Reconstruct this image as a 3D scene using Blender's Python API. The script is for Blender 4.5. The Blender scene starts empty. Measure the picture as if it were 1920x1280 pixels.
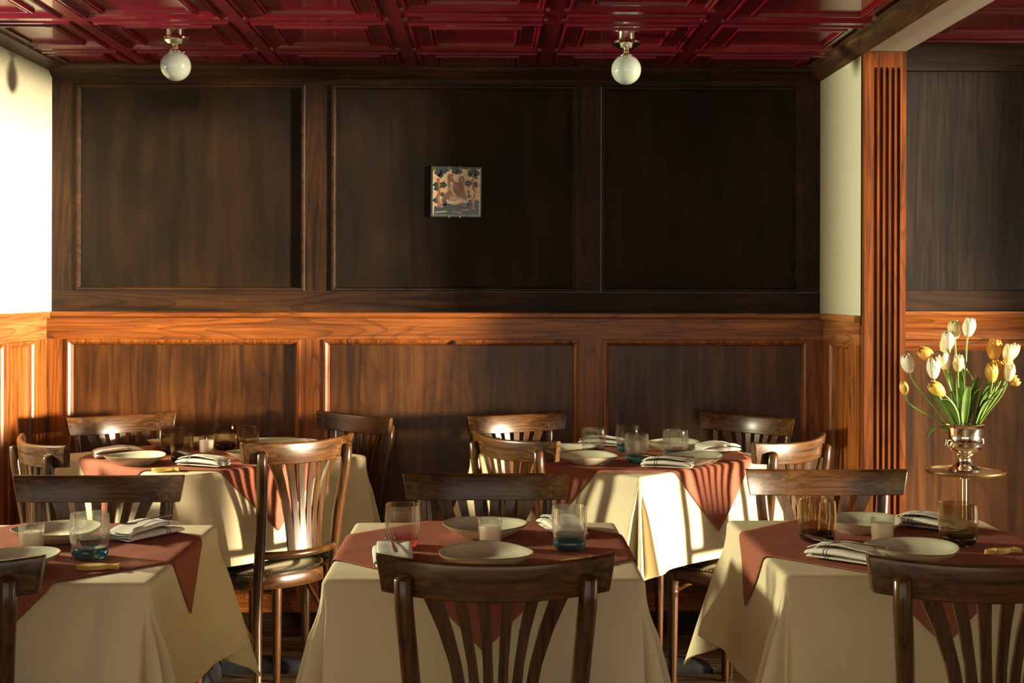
import bpy, math, random
from mathutils import Vector, Matrix
random.seed(7)
S = bpy.context.scene
C = S.collection
PI = math.pi
H = 1.32            # eye height
# ------------------------------------------------------------------ camera
cam_d = bpy.data.cameras.new('camera'); cam = bpy.data.objects.new('camera', cam_d); C.objects.link(cam)
cam_d.sensor_width = 36.0; cam_d.lens = 45.94; cam_d.shift_y = -0.0495; cam_d.clip_start = 0.05
cam.location = (0, 0, H)
cam.rotation_euler = (PI/2, math.radians(-0.14), math.radians(-0.93))
S.camera = cam
S.view_settings.view_transform = 'Standard'; S.view_settings.look = 'None'
S.view_settings.gamma = 1.0; S.view_settings.exposure = 0.1
S.view_settings.use_curve_mapping = False
# ------------------------------------------------------------------ world and lights
w = bpy.data.worlds.new('world'); S.world = w; w.use_nodes = True
w.node_tree.nodes['Background'].inputs[0].default_value = (0.75, 0.85, 1.0, 1)
w.node_tree.nodes['Background'].inputs[1].default_value = 0.18

def aim(o, d):
    o.rotation_euler = Vector(d).to_track_quat('-Z', 'Y').to_euler()
def light(name, kind, loc, d, energy, col, **kw):
    l = bpy.data.lights.new(name, kind); l.energy = energy; l.color = col
    for k, v in kw.items(): setattr(l, k, v)
    o = bpy.data.objects.new(name, l); C.objects.link(o); o.location = loc; aim(o, d); return o
light('low_sun', 'SUN', (6, 2, 2), (-0.93, 0.36, -0.03), 17.0, (1.0, 0.80, 0.54), angle=math.radians(4.5))
light('left_window_daylight', 'AREA', (-3.2, 3.9, 1.72), (0.97, 0.16, -0.10), 190.0, (1.0, 0.94, 0.62), shape='DISK', size=0.3)
light('street_window_daylight', 'AREA', (0.3, -1.45, 1.45), (0, 1, -0.05), 22.0, (1.0, 0.85, 0.66), shape='RECTANGLE', size=3.6, size_y=1.5)
light('side_window_daylight', 'AREA', (3.45, 3.0, 0.85), (-1, 0.1, -0.3), 24.0, (1.0, 0.80, 0.58), shape='RECTANGLE', size=1.3, size_y=1.3)

# ------------------------------------------------------------------ materials
def newmat(name):
    m = bpy.data.materials.new(name); m.use_nodes = True
    nt = m.node_tree; b = nt.nodes['Principled BSDF']; return m, nt, b
def rgb(c): return (c[0], c[1], c[2], 1)
def plain(name, c, rough=0.5, metal=0.0, noise=0.0, nscale=30, bump=0.0, coat=0.0, **kw):
    m, nt, b = newmat(name)
    b.inputs['Base Color'].default_value = rgb(c); b.inputs['Roughness'].default_value = rough
    b.inputs['Metallic'].default_value = metal; b.inputs['Coat Weight'].default_value = coat
    for k, v in kw.items(): b.inputs[k.replace('_', ' ')].default_value = v
    if noise or bump:
        tc = nt.nodes.new('ShaderNodeTexCoord'); n = nt.nodes.new('ShaderNodeTexNoise')
        n.inputs['Scale'].default_value = nscale; n.inputs['Detail'].default_value = 6
        nt.links.new(tc.outputs['Object'], n.inputs['Vector'])
        if noise:
            r = nt.nodes.new('ShaderNodeValToRGB')
            r.color_ramp.elements[0].position = 0.3; r.color_ramp.elements[1].position = 0.7
            r.color_ramp.elements[0].color = rgb([x*(1-noise) for x in c]); r.color_ramp.elements[1].color = rgb([min(1, x*(1+noise)) for x in c])
            nt.links.new(n.outputs['Fac'], r.inputs['Fac']); nt.links.new(r.outputs['Color'], b.inputs['Base Color'])
        if bump:
            bp = nt.nodes.new('ShaderNodeBump'); bp.inputs['Strength'].default_value = bump; bp.inputs['Distance'].default_value = 0.01
            nt.links.new(n.outputs['Fac'], bp.inputs['Height']); nt.links.new(bp.outputs['Normal'], b.inputs['Normal'])
    return m
def wood(name, dark, light_, axis='z', rough=0.35, across=26.0, along=1.6, contrast=(0.32, 0.72), coat=0.2, blotch=0.35, bump=0.15, pores=0.5, spec=0.5):
    m, nt, b = newmat(name); N = nt.nodes; L = nt.links
    tc = N.new('ShaderNodeTexCoord'); mp = N.new('ShaderNodeMapping')
    sc = [across]*3; sc['xyz'.index(axis)] = along
    mp.inputs['Scale'].default_value = sc; L.new(tc.outputs['Object'], mp.inputs['Vector'])
    n1 = N.new('ShaderNodeTexNoise'); n1.inputs['Scale'].default_value = 1.0; n1.inputs['Detail'].default_value = 5; n1.inputs['Distortion'].default_value = 1.3
    L.new(mp.outputs['Vector'], n1.inputs['Vector'])
    r = N.new('ShaderNodeValToRGB'); r.color_ramp.elements[0].position = contrast[0]; r.color_ramp.elements[1].position = contrast[1]
    r.color_ramp.elements[0].color = rgb(dark); r.color_ramp.elements[1].color = rgb(light_)
    L.new(n1.outputs['Fac'], r.inputs['Fac'])
    # cathedral rings: bands of a low frequency noise
    mp2 = N.new('ShaderNodeMapping'); s2 = [across*0.16]*3; s2['xyz'.index(axis)] = along*0.35
    mp2.inputs['Scale'].default_value = s2; L.new(tc.outputs['Object'], mp2.inputs['Vector'])
    n2 = N.new('ShaderNodeTexNoise'); n2.inputs['Scale'].default_value = 1.0; n2.inputs['Detail'].default_value = 1.5
    L.new(mp2.outputs['Vector'], n2.inputs['Vector'])
    mu = N.new('ShaderNodeMath'); mu.operation = 'MULTIPLY'; mu.inputs[1].default_value = 22.0; L.new(n2.outputs['Fac'], mu.inputs[0])
    fr = N.new('ShaderNodeMath'); fr.operation = 'FRACT'; L.new(mu.outputs[0], fr.inputs[0])
    rr = N.new('ShaderNodeValToRGB'); rr.color_ramp.elements[0].position = 0.0; rr.color_ramp.elements[0].color = (1-pores,)*3+(1,)
    rr.color_ramp.elements[1].position = 0.35; rr.color_ramp.elements[1].color = (1, 1, 1, 1)
    L.new(fr.outputs[0], rr.inputs['Fac'])
    n3 = N.new('ShaderNodeTexNoise'); n3.inputs['Scale'].default_value = 2.6; n3.inputs['Detail'].default_value = 3
    L.new(tc.outputs['Object'], n3.inputs['Vector'])
    r3 = N.new('ShaderNodeValToRGB'); r3.color_ramp.elements[0].position = 0.35; r3.color_ramp.elements[1].position = 0.7
    r3.color_ramp.elements[0].color = (1-blotch,)*3+(1,); r3.color_ramp.elements[1].color = (1+blotch*0.6,)*3+(1,)
    L.new(n3.outputs['Fac'], r3.inputs['Fac'])
    m1 = N.new('ShaderNodeMixRGB'); m1.blend_type = 'MULTIPLY'; m1.inputs[0].default_value = 1; L.new(r.outputs[0], m1.inputs[1]); L.new(rr.outputs[0], m1.inputs[2])
    m2 = N.new('ShaderNodeMixRGB'); m2.blend_type = 'MULTIPLY'; m2.inputs[0].default_value = 1; L.new(m1.outputs[0], m2.inputs[1]); L.new(r3.outputs[0], m2.inputs[2])
    L.new(m2.outputs[0], b.inputs['Base Color'])
    b.inputs['Specular IOR Level'].default_value = spec
    b.inputs['Roughness'].default_value = rough; b.inputs['Coat Weight'].default_value = coat; b.inputs['Coat Roughness'].default_value = 0.22
    bp = N.new('ShaderNodeBump'); bp.inputs['Strength'].default_value = bump; bp.inputs['Distance'].default_value = 0.004
    L.new(n1.outputs['Fac'], bp.inputs['Height']); L.new(bp.outputs['Normal'], b.inputs['Normal'])
    return m
M = {}
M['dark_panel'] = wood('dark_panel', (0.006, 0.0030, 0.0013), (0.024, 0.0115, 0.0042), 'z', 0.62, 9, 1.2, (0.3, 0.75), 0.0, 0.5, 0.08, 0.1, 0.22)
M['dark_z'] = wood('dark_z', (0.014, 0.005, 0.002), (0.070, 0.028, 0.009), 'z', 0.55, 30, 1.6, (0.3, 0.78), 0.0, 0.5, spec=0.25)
M['dark_x'] = wood('dark_x', (0.014, 0.006, 0.003), (0.065, 0.028, 0.010), 'x', 0.55, 30, 1.6, (0.3, 0.78), 0.0, 0.5, spec=0.25)
M['dark_y'] = wood('dark_y', (0.026, 0.010, 0.0035), (0.13, 0.052, 0.016), 'y', 0.55, 30, 1.6, (0.3, 0.75), 0.15, 0.45)
M['oak_z'] = wood('oak_z', (0.11, 0.024, 0.0035), (0.40, 0.125, 0.018), 'z', 0.40, 44, 1.8, (0.28, 0.66), 0.08, 0.2, 0.15, 0.45)
M['oak_x'] = wood('oak_x', (0.11, 0.024, 0.0035), (0.40, 0.125, 0.018), 'x', 0.40, 44, 1.8, (0.28, 0.66), 0.08, 0.2, 0.15, 0.45)
M['oak_y'] = wood('oak_y', (0.20, 0.065, 0.015), (0.46, 0.19, 0.055), 'y', 0.36, 44, 1.8, (0.28, 0.66), 0.2, 0.2, 0.15, 0.45)
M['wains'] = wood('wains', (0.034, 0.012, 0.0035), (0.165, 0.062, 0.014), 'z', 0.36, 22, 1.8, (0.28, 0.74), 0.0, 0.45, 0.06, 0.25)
M['post'] = wood('post', (0.09, 0.021, 0.005), (0.28, 0.082, 0.018), 'z', 0.3, 50, 1.6, (0.3, 0.7), 0.3, 0.2, 0.15, 0.4)
M['right_up'] = wood('right_up', (0.006, 0.003, 0.0018), (0.042, 0.022, 0.011), 'z', 0.45, 34, 2.2, (0.40, 0.82), 0.0, 0.55, 0.2, 0.1, 0.4)
M['plaster'] = plain('plaster', (0.54, 0.53, 0.39), 0.75, noise=0.03, nscale=60, bump=0.08)
M['beam_paint'] = plain('beam_paint', (0.62, 0.58, 0.48), 0.7, bump=0.05)
M['tin'] = plain('tin', (0.15, 0.0022, 0.013), 0.27, noise=0.15, nscale=9, bump=0.10, coat=0.5)
M['floor'] = wood('floor', (0.13, 0.068, 0.032), (0.50, 0.31, 0.17), 'x', 0.36, 30, 1.4, (0.3, 0.75), 0.15, 0.4)
M['chair_x'] = wood('chair_x', (0.016, 0.007, 0.0025), (0.155, 0.064, 0.017), 'x', 0.26, 60, 2.6, (0.25, 0.8), 0.15, 0.3, 0.05, 0.35, 0.4)
M['chair_z'] = wood('chair_z', (0.016, 0.007, 0.0025), (0.13, 0.053, 0.014), 'z', 0.26, 60, 2.6, (0.25, 0.8), 0.15, 0.3, 0.05, 0.35, 0.4)
M['leather'] = plain('leather', (0.022, 0.022, 0.014), 0.30, noise=0.2, nscale=40, bump=0.1, coat=0.25)
M['brass'] = plain('brass', (0.75, 0.52, 0.22), 0.25, 1.0)
M['tray'] = plain('tray', (0.62, 0.50, 0.34), 0.35, 0.5, noise=0.25, nscale=18)
M['nickel'] = plain('nickel', (0.85, 0.78, 0.66), 0.12, 1.0)
M['steel'] = plain('steel', (0.62, 0.58, 0.55), 0.22, 1.0)
M['silver'] = plain('silver', (0.83, 0.72, 0.60), 0.13, 1.0, bump=0.02, nscale=20)
M['opal'] = plain('opal', (0.34, 0.40, 0.36), 0.12, coat=0.6)
M['iron'] = plain('iron', (0.005, 0.006, 0.008), 0.55, bump=0.1, nscale=120)
M['wax'] = plain('wax', (0.86, 0.80, 0.66), 0.45, Subsurface_Weight=0.25)
M['wick'] = plain('wick', (0.8, 0.75, 0.6), 0.8)
M['plate'] = plain('plate', (0.62, 0.61, 0.45), 0.22, noise=0.05, nscale=25, coat=0.5)
M['plate_rim'] = plain('plate_rim', (0.30, 0.21, 0.10), 0.3)
M['ply'] = plain('ply', (0.62, 0.40, 0.09), 0.35, noise=0.2, nscale=60, coat=0.3)
M['stem'] = plain('stem', (0.16, 0.26, 0.045), 0.4, noise=0.2, nscale=20)
M['leaf'] = plain('leaf', (0.10, 0.20, 0.035), 0.42, noise=0.35, nscale=14)
for n, c in (('petal_white', (0.88, 0.80, 0.58)), ('petal_cream', (0.86, 0.72, 0.36)), ('petal_orange', (0.85, 0.40, 0.08)), ('petal_yellow', (0.82, 0.52, 0.10))):
    M[n] = plain(n, c, 0.5, noise=0.12, nscale=30, Subsurface_Weight=0.15)
M['glaze_edge'] = plain('glaze_edge', (0.07, 0.11, 0.065), 0.15, noise=0.3, nscale=60, coat=0.6)
for n, c in (('art_cream', (0.80, 0.56, 0.34)), ('art_brown', (0.24, 0.075, 0.028)), ('art_grey', (0.42, 0.33, 0.2)), ('art_green', (0.018, 0.06, 0.045)),
             ('art_blue', (0.025, 0.045, 0.08)), ('art_trunk', (0.45, 0.14, 0.04)), ('art_yellow', (0.45, 0.40, 0.08)), ('art_dark', (0.05, 0.02, 0.012))):
    M[n] = plain(n, c, 0.25, noise=0.35, nscale=160, coat=0.4)

def cloth(name, c, rough=0.85, bump=0.25, scale=420):
    m, nt, b = newmat(name); N = nt.nodes; L = nt.links
    b.inputs['Roughness'].default_value = rough; b.inputs['Specular IOR Level'].default_value = 0.15
    tc = N.new('ShaderNodeTexCoord'); n = N.new('ShaderNodeTexNoise'); n.inputs['Scale'].default_value = 7; n.inputs['Detail'].default_value = 3
    mp = N.new('ShaderNodeMapping'); mp.inputs['Scale'].default_value = (1, 1, 0.35)
    L.new(tc.outputs['Object'], mp.inputs['Vector']); L.new(mp.outputs[0], n.inputs['Vector'])
    n2 = N.new('ShaderNodeTexNoise'); n2.inputs['Scale'].default_value = scale; L.new(tc.outputs['Object'], n2.inputs['Vector'])
    b1 = N.new('ShaderNodeBump'); b1.inputs['Strength'].default_value = bump; b1.inputs['Distance'].default_value = 0.02; L.new(n.outputs['Fac'], b1.inputs['Height'])
    b2 = N.new('ShaderNodeBump'); b2.inputs['Strength'].default_value = 0.15; b2.inputs['Distance'].default_value = 0.002; L.new(n2.outputs['Fac'], b2.inputs['Height'])
    L.new(b1.outputs[0], b2.inputs['Normal']); L.new(b2.outputs[0], b.inputs['Normal'])
    b.inputs['Base Color'].default_value = rgb(c)
    # a little light passes through the weave
    tr = N.new('ShaderNodeBsdfTranslucent'); tr.inputs['Color'].default_value = rgb(c)
    mx = N.new('ShaderNodeMixShader'); mx.inputs[0].default_value = 0.15
    L.new(b.outputs[0], mx.inputs[1]); L.new(tr.outputs[0], mx.inputs[2]); L.new(mx.outputs[0], nt.nodes['Material Output'].inputs['Surface'])
    return m
M['ivory'] = cloth('ivory', (0.80, 0.70, 0.47))
M['ivory_hem'] = cloth('ivory_hem', (0.84, 0.73, 0.48))
M['rose'] = cloth('rose', (0.37, 0.125, 0.078), bump=0.35)
def thin_glass(name, tint, gloss=1.0):
    m, nt, b = newmat(name); N = nt.nodes; L = nt.links; N.remove(b)
    t = N.new('ShaderNodeBsdfTransparent'); t.inputs[0].default_value = rgb(tint)
    g = N.new('ShaderNodeBsdfGlass'); g.inputs['Roughness'].default_value = 0.0; g.inputs['IOR'].default_value = 1.42; g.inputs['Color'].default_value = rgb(tint)
    f = N.new('ShaderNodeLayerWeight'); f.inputs['Blend'].default_value = 0.22
    n = N.new('ShaderNodeTexNoise'); n.inputs['Scale'].default_value = 45; tc = N.new('ShaderNodeTexCoord'); L.new(tc.outputs['Object'], n.inputs['Vector'])
    bp = N.new('ShaderNodeBump'); bp.inputs['Strength'].default_value = 0.06; bp.inputs['Distance'].default_value = 0.004
    L.new(n.outputs['Fac'], bp.inputs['Height']); L.new(bp.outputs[0], g.inputs['Normal']); L.new(bp.outputs[0], f.inputs['Normal'])
    ma = N.new('ShaderNodeMath'); ma.operation = 'MULTIPLY'; ma.operation = 'MINIMUM'; ma.operation = 'MULTIPLY'; ma.inputs[1].default_value = 0.75; L.new(f.outputs['Facing'], ma.inputs[0]); ad = N.new('ShaderNodeMath'); ad.operation = 'ADD'; ad.inputs[1].default_value = 0.16; L.new(ma.outputs[0], ad.inputs[0]); ma = ad
    mx = N.new('ShaderNodeMixShader'); L.new(ma.outputs[0], mx.inputs[0]); L.new(t.outputs[0], mx.inputs[1]); L.new(g.outputs[0], mx.inputs[2])
    L.new(mx.outputs[0], N['Material Output'].inputs['Surface']); return m
M['glass'] = thin_glass('glass', (0.985, 0.988, 0.975), 1.25)
M['glass_smoke'] = thin_glass('glass_smoke', (0.86, 0.80, 0.70), 1.25)
M['glass_pink_reflection'] = thin_glass('glass_pink_reflection', (0.985, 0.96, 0.95), 1.25)  # faint pink reflection tinted into the glass wall
def tinted(name, c):
    return plain(name, c, 0.05, coat=0.3, Transmission_Weight=0.85, IOR=1.45)
M['base_blue'] = tinted('base_blue', (0.05, 0.19, 0.25))
M['base_smoke'] = tinted('base_smoke', (0.07, 0.045, 0.03))
M['base_pink_reflection'] = tinted('base_pink_reflection', (0.75, 0.25, 0.22))  # pink reflected by the glass, put into the base colour
def napkin_mat():
    m, nt, b = newmat('napkin_linen'); N = nt.nodes; L = nt.links
    tc = N.new('ShaderNodeTexCoord'); sp = N.new('ShaderNodeSeparateXYZ'); L.new(tc.outputs['Object'], sp.inputs[0])
    r = N.new('ShaderNodeValToRGB'); r.color_ramp.interpolation = 'CONSTANT'
    base = (0.74, 0.71, 0.62, 1); st = (0.13, 0.03, 0.04, 1); bl = (0.10, 0.09, 0.12, 1)
    e = r.color_ramp.elements; e[0].position = 0; e[0].color = base; e[1].position = 0.62; e[1].color = st
    for p, c in ((0.632, base), (0.655, bl), (0.668, base), (0.30, base)):
        x = e.new(p); x.color = c
    ad = N.new('ShaderNodeMath'); ad.operation = 'MULTIPLY_ADD'; ad.inputs[1].default_value = 5.0; ad.inputs[2].default_value = 0.5
    L.new(sp.outputs['Y'], ad.inputs[0]); L.new(ad.outputs[0], r.inputs['Fac']); L.new(r.outputs[0], b.inputs['Base Color'])
    n2 = N.new('ShaderNodeTexNoise'); n2.inputs['Scale'].default_value = 350; L.new(tc.outputs['Object'], n2.inputs['Vector'])
    b2 = N.new('ShaderNodeBump'); b2.inputs['Strength'].default_value = 0.25; b2.inputs['Distance'].default_value = 0.002; L.new(n2.outputs['Fac'], b2.inputs['Height']); L.new(b2.outputs[0], b.inputs['Normal'])
    b.inputs['Roughness'].default_value = 0.85; return m
M['napkin'] = napkin_mat()

# ------------------------------------------------------------------ mesh helpers
class MB:
    def __init__(s): s.v = []; s.f = []; s.m = []; s.cur = 0
    def quadgrid(s, rows, closed_u=False, closed_v=False):
        b = len(s.v); nu = len(rows); nv = len(rows[0])
        for r in rows: s.v.extend([tuple(p) for p in r])
        for i in range(nu if closed_u else nu-1):
            for j in range(nv if closed_v else nv-1):
                i2 = (i+1) % nu; j2 = (j+1) % nv
                s.f.append((b+i*nv+j, b+i*nv+j2, b+i2*nv+j2, b+i2*nv+j)); s.m.append(s.cur)
        return b
    def ngon(s, pts):
        b = len(s.v); s.v.extend([tuple(p) for p in pts]); s.f.append(tuple(range(b, b+len(pts)))); s.m.append(s.cur)
    def box(s, x0, x1, y0, y1, z0, z1):
        b = len(s.v)
        for z in (z0, z1):
            for (x, y) in ((x0, y0), (x1, y0), (x1, y1), (x0, y1)): s.v.append((x, y, z))
        for q in ((0, 3, 2, 1), (4, 5, 6, 7), (0, 1, 5, 4), (1, 2, 6, 5), (2, 3, 7, 6), (3, 0, 4, 7)):
            s.f.append(tuple(b+k for k in q)); s.m.append(s.cur)
    def prism(s, pts, axis, a, c):
        """extrude a 2D outline along an axis between a and c"""
        def mk(p, t):
            return {'x': (t, p[0], p[1]), 'y': (p[0], t, p[1]), 'z': (p[0], p[1], t)}[axis]
        n = len(pts); b = len(s.v)
        s.v.extend([mk(p, a) for p in pts] + [mk(p, c) for p in pts])
        s.f.append(tuple(b+k for k in range(n))); s.m.append(s.cur)
        s.f.append(tuple(b+n+k for k in reversed(range(n)))); s.m.append(s.cur)
        for k in range(n):
            s.f.append((b+k, b+(k+1) % n, b+n+(k+1) % n, b+n+k)); s.m.append(s.cur)
    def tube(s, pts, radii, n=12, cap=True, flat=1.0):
        pts = [Vector(p) for p in pts]
        if not hasattr(radii, '__len__'): radii = [radii]*len(pts)
        rows = []; up = Vector((0, 0, 1)); prev = None
        for i, p in enumerate(pts):
            t = (pts[min(i+1, len(pts)-1)] - pts[max(i-1, 0)]).normalized()
            if prev is None:
                a = t.cross(up if abs(t.dot(up)) < 0.95 else Vector((1, 0, 0))).normalized()
            else:
                a = (prev - t*prev.dot(t)).normalized()
            prev = a; bb = t.cross(a).normalized()
            rows.append([p + (a*math.cos(2*PI*k/n) + bb*flat*math.sin(2*PI*k/n))*radii[i] for k in range(n)])
        s.quadgrid(rows, closed_v=True)
        if cap: s.ngon(list(reversed(rows[0]))); s.ngon(rows[-1])
    def lathe(s, prof, n=32, cx=0, cy=0, cz=0, rf=None, zf=None):
        rows = []
        for (r, z) in prof:
            row = []
            for k in range(n):
                a = 2*PI*k/n; q = r*(rf(a, z) if rf else 1)
                row.append((cx+q*math.cos(a), cy+q*math.sin(a), cz+z+(zf(a, r) if zf else 0)))
            rows.append(row)
        s.quadgrid(rows, closed_v=True)
    def frame_rings(s, a0, a1, b0, b1, prof, plane, fill=True):
        """nested rectangular rings (mitred moulding); prof = [(inset, depth)], plane maps (a,b,d)->xyz"""
        loops = []
        for d, h in prof:
            loops.append([plane(a0+d, b0+d, h), plane(a1-d, b0+d, h), plane(a1-d, b1-d, h), plane(a0+d, b1-d, h)])
        for i in range(len(loops)-1):
            s.quadgrid([loops[i], loops[i+1]], closed_v=True)
        if fill: return loops[-1]
    def obj(s, name, mats, parent=None, smooth=None, bevel=0, subsurf=0, solid=0):
        me = bpy.data.meshes.new(name); me.from_pydata(s.v, [], s.f)
        if not isinstance(mats, (list, tuple)): mats = [mats]
        for m in mats: me.materials.append(m)
        for p, mi in zip(me.polygons, s.m): p.material_index = mi
        import bmesh
        bm = bmesh.new(); bm.from_mesh(me); bmesh.ops.remove_doubles(bm, verts=bm.verts, dist=1e-6); bmesh.ops.recalc_face_normals(bm, faces=bm.faces); bm.to_mesh(me); bm.free()
        me.update()
        if smooth is not None:
            try:
                for p in me.polygons: p.use_smooth = True
                me.set_sharp_from_angle(angle=math.radians(smooth))
            except Exception: pass
        o = bpy.data.objects.new(name, me); C.objects.link(o)
        if parent: o.parent = parent
        if bevel:
            md = o.modifiers.new('b', 'BEVEL'); md.width = bevel; md.segments = 2; md.limit_method = 'ANGLE'; md.angle_limit = math.radians(40)
        if solid:
            md = o.modifiers.new('s', 'SOLIDIFY'); md.thickness = solid; md.offset = 0
        if subsurf:
            md = o.modifiers.new('u', 'SUBSURF'); md.levels = subsurf; md.render_levels = subsurf
        return o
def tag(o, label, cat, group=None):
    o['label'] = label; o['category'] = cat
    if group: o['group'] = group
    return o
def struct(o, label=None):
    o['kind'] = 'structure'
    if label: o['label'] = label
    return o
def thing(name, label, cat, loc=(0, 0, 0), rz=0, group=None):
    o = bpy.data.objects.new(name, None); C.objects.link(o); o.location = loc; o.rotation_euler = (0, 0, rz); o.empty_display_size = 0.05
    return tag(o, label, cat, group)
def copy_tree(o, parent=None):
    c = o.copy(); C.objects.link(c)
    if parent: c.parent = parent
    for ch in o.children: copy_tree(ch, c)
    return c
class Kind:
    """first use places the built thing, later uses copy it with its parts"""
    def __init__(s, root): s.root = root; s.used = False; s.kids = True
    def put(s, loc, rz, label, group=None):
        o = s.root if not s.used else copy_tree(s.root)
        s.used = True; o.location = loc; o.rotation_euler = (0, 0, rz); o['label'] = label
        if group: o['group'] = group
        return o

# ------------------------------------------------------------------ the room
YU, YW = 5.11, 5.03          # upper panelling face, wainscot face
XL, XR = -1.708, 1.292       # plaster faces of the niche
ZC = 2.20
b = MB()                      # floor boards
y = -1.6
while y < 5.2:
    x = -2.0 - random.random()
    while x < 3.4:
        L_ = 1.1 + random.random()*0.9
        b.box(max(x, -1.9), min(x+L_-0.002, 3.35), y, y+0.0835, -0.03, 0.0); x += L_
    y += 0.085
struct(b.obj('floor', M['floor'], bevel=0.001))
# wall_back: stained plywood panels framed by knotty dark boards
b = MB()
panels = [(-1.600, -0.742), (-0.609, 0.318), (0.447, 1.192)]
zt, zb = 2.106, 1.332
def planeY(Y): return lambda a, c, d: (a, Y+d, c)
b.cur = 0
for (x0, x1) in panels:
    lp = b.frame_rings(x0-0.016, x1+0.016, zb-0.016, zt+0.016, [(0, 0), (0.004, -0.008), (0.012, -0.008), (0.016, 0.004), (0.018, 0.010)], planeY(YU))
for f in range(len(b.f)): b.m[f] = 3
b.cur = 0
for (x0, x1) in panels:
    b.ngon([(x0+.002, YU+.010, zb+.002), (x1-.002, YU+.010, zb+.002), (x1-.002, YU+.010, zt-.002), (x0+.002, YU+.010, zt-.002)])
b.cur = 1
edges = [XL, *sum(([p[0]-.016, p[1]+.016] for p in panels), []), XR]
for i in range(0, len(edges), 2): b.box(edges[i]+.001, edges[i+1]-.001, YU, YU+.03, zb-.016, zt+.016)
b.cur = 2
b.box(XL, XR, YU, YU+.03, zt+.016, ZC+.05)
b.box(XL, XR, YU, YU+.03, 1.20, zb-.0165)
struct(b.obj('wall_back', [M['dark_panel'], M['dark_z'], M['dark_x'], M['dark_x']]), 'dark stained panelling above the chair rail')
# wainscot of the back wall
b = MB(); wp = [(-1.604, -0.752), (-0.622, 0.318), (0.456, 1.205)]
wzt, wzb = 1.102, 0.165
b.cur = 1
for (x0, x1) in wp:
    b.frame_rings(x0-.022, x1+.022, wzb-.03, wzt+.03, [(0, 0), (0.002, -0.006), (0.010, -0.007), (0.018, 0.0), (0.022, 0.012), (.024, .016)], planeY(YW))
b.cur = 0
for (x0, x1) in wp: b.ngon([(x0, YW+.016, wzb-.01), (x1, YW+.016, wzb-.01), (x1, YW+.016, wzt+.01), (x0, YW+.016, wzt+.01)])
b.cur = 1
edges = [XL+.008, *sum(([p[0]-.022, p[1]+.022] for p in wp), []), XR-.007]
for i in range(0, len(edges), 2): b.box(edges[i], edges[i+1], YW, YW+.05, wzb-.03, wzt+.03)
b.cur = 2
b.box(XL+.008, XR-.007, YW, YW+.05, wzt+.03, 1.212); b.box(XL+.008, XR-.007, YW, YW+.05, 0.07, wzb-.03)
struct(b.obj('wall_back_lower', [M['wains'], M['oak_z'], M['oak_x']]), 'oak wainscot below the chair rail').name = 'trim_1'
b = MB(); b.prism([(YW-.014, 1.214), (YW-.020, 1.220), (YW-.020, 1.232), (YW-.014, 1.236), (YU+.001, 1.236), (YU+.001, 1.212), (YW, 1.212)], 'x', XL+.008, XR-.007)
struct(b.obj('trim_2', M['oak_x'], smooth=30), 'oak cap of the chair rail')
b = MB(); b.prism([(YW, .0), (YW-.030, .0), (YW-.030, .014), (YW-.022, .026), (YW-.016, .03), (YW-.016, .068), (YW-.006, .082), (YW, .084)], 'x', XL+.008, XR-.007)
struct(b.obj('baseboard_back', M['dark_x'], smooth=30))
# left wall: plaster above, oak wainscot below, with a tall window outside the frame
b = MB(); b.box(XL-.12, XL, 4.22, 5.14, 1.2, 2.25); b.box(XL-.12, XL, -1.6, 2.2, 0, 2.25); b.box(XL-.12, XL, 2.2, 4.22, 2.19, 2.25); b.box(XL-.12, XL, 2.2, 4.22, 0, .5); b.box(XL-.12, XL-.02, 4.22, 5.14, 0, 1.2)
struct(b.obj('wall_left', M['plaster']), 'cream plaster wall')
b = MB(); X = XL+.008
def planeX(X, sgn): return lambda a, c, d: (X+sgn*d, a, c)
wl = [(4.30, 4.56), (4.655, 4.865)]
b.cur = 1
for (a0, a1) in wl: b.frame_rings(a0-.022, a1+.022, wzb-.03, wzt+.03, [(0, 0), (0.002, 0.006), (0.010, 0.007), (0.018, 0.0), (0.022, -0.012)], planeX(X, 1))
b.cur = 0
for (a0, a1) in wl: b.ngon([(X-.011, a0, wzb-.01), (X-.011, a1, wzb-.01), (X-.011, a1, wzt+.01), (X-.011, a0, wzt+.01)])
b.cur = 1
e = [4.22, *sum(([p[0]-.022, p[1]+.022] for p in wl), []), YW]
for i in range(0, len(e), 2): b.box(X-.02, X, e[i], e[i+1], wzb-.03, wzt+.03)
b.cur = 2; b.box(X-.02, X, 4.22, YW, wzt+.03, 1.212); b.box(X-.02, X, 4.22, YW, .0, wzb-.03)
b.box(X-.02, X+.02, 4.22, YW-.02, 1.212, 1.236)
b.box(X, X+.016, 4.22, YW-.03, 0, .08)
struct(b.obj('trim_3', [M['oak_z'], M['oak_z'], M['oak_y']]), 'oak wainscot of the left wall')
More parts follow.
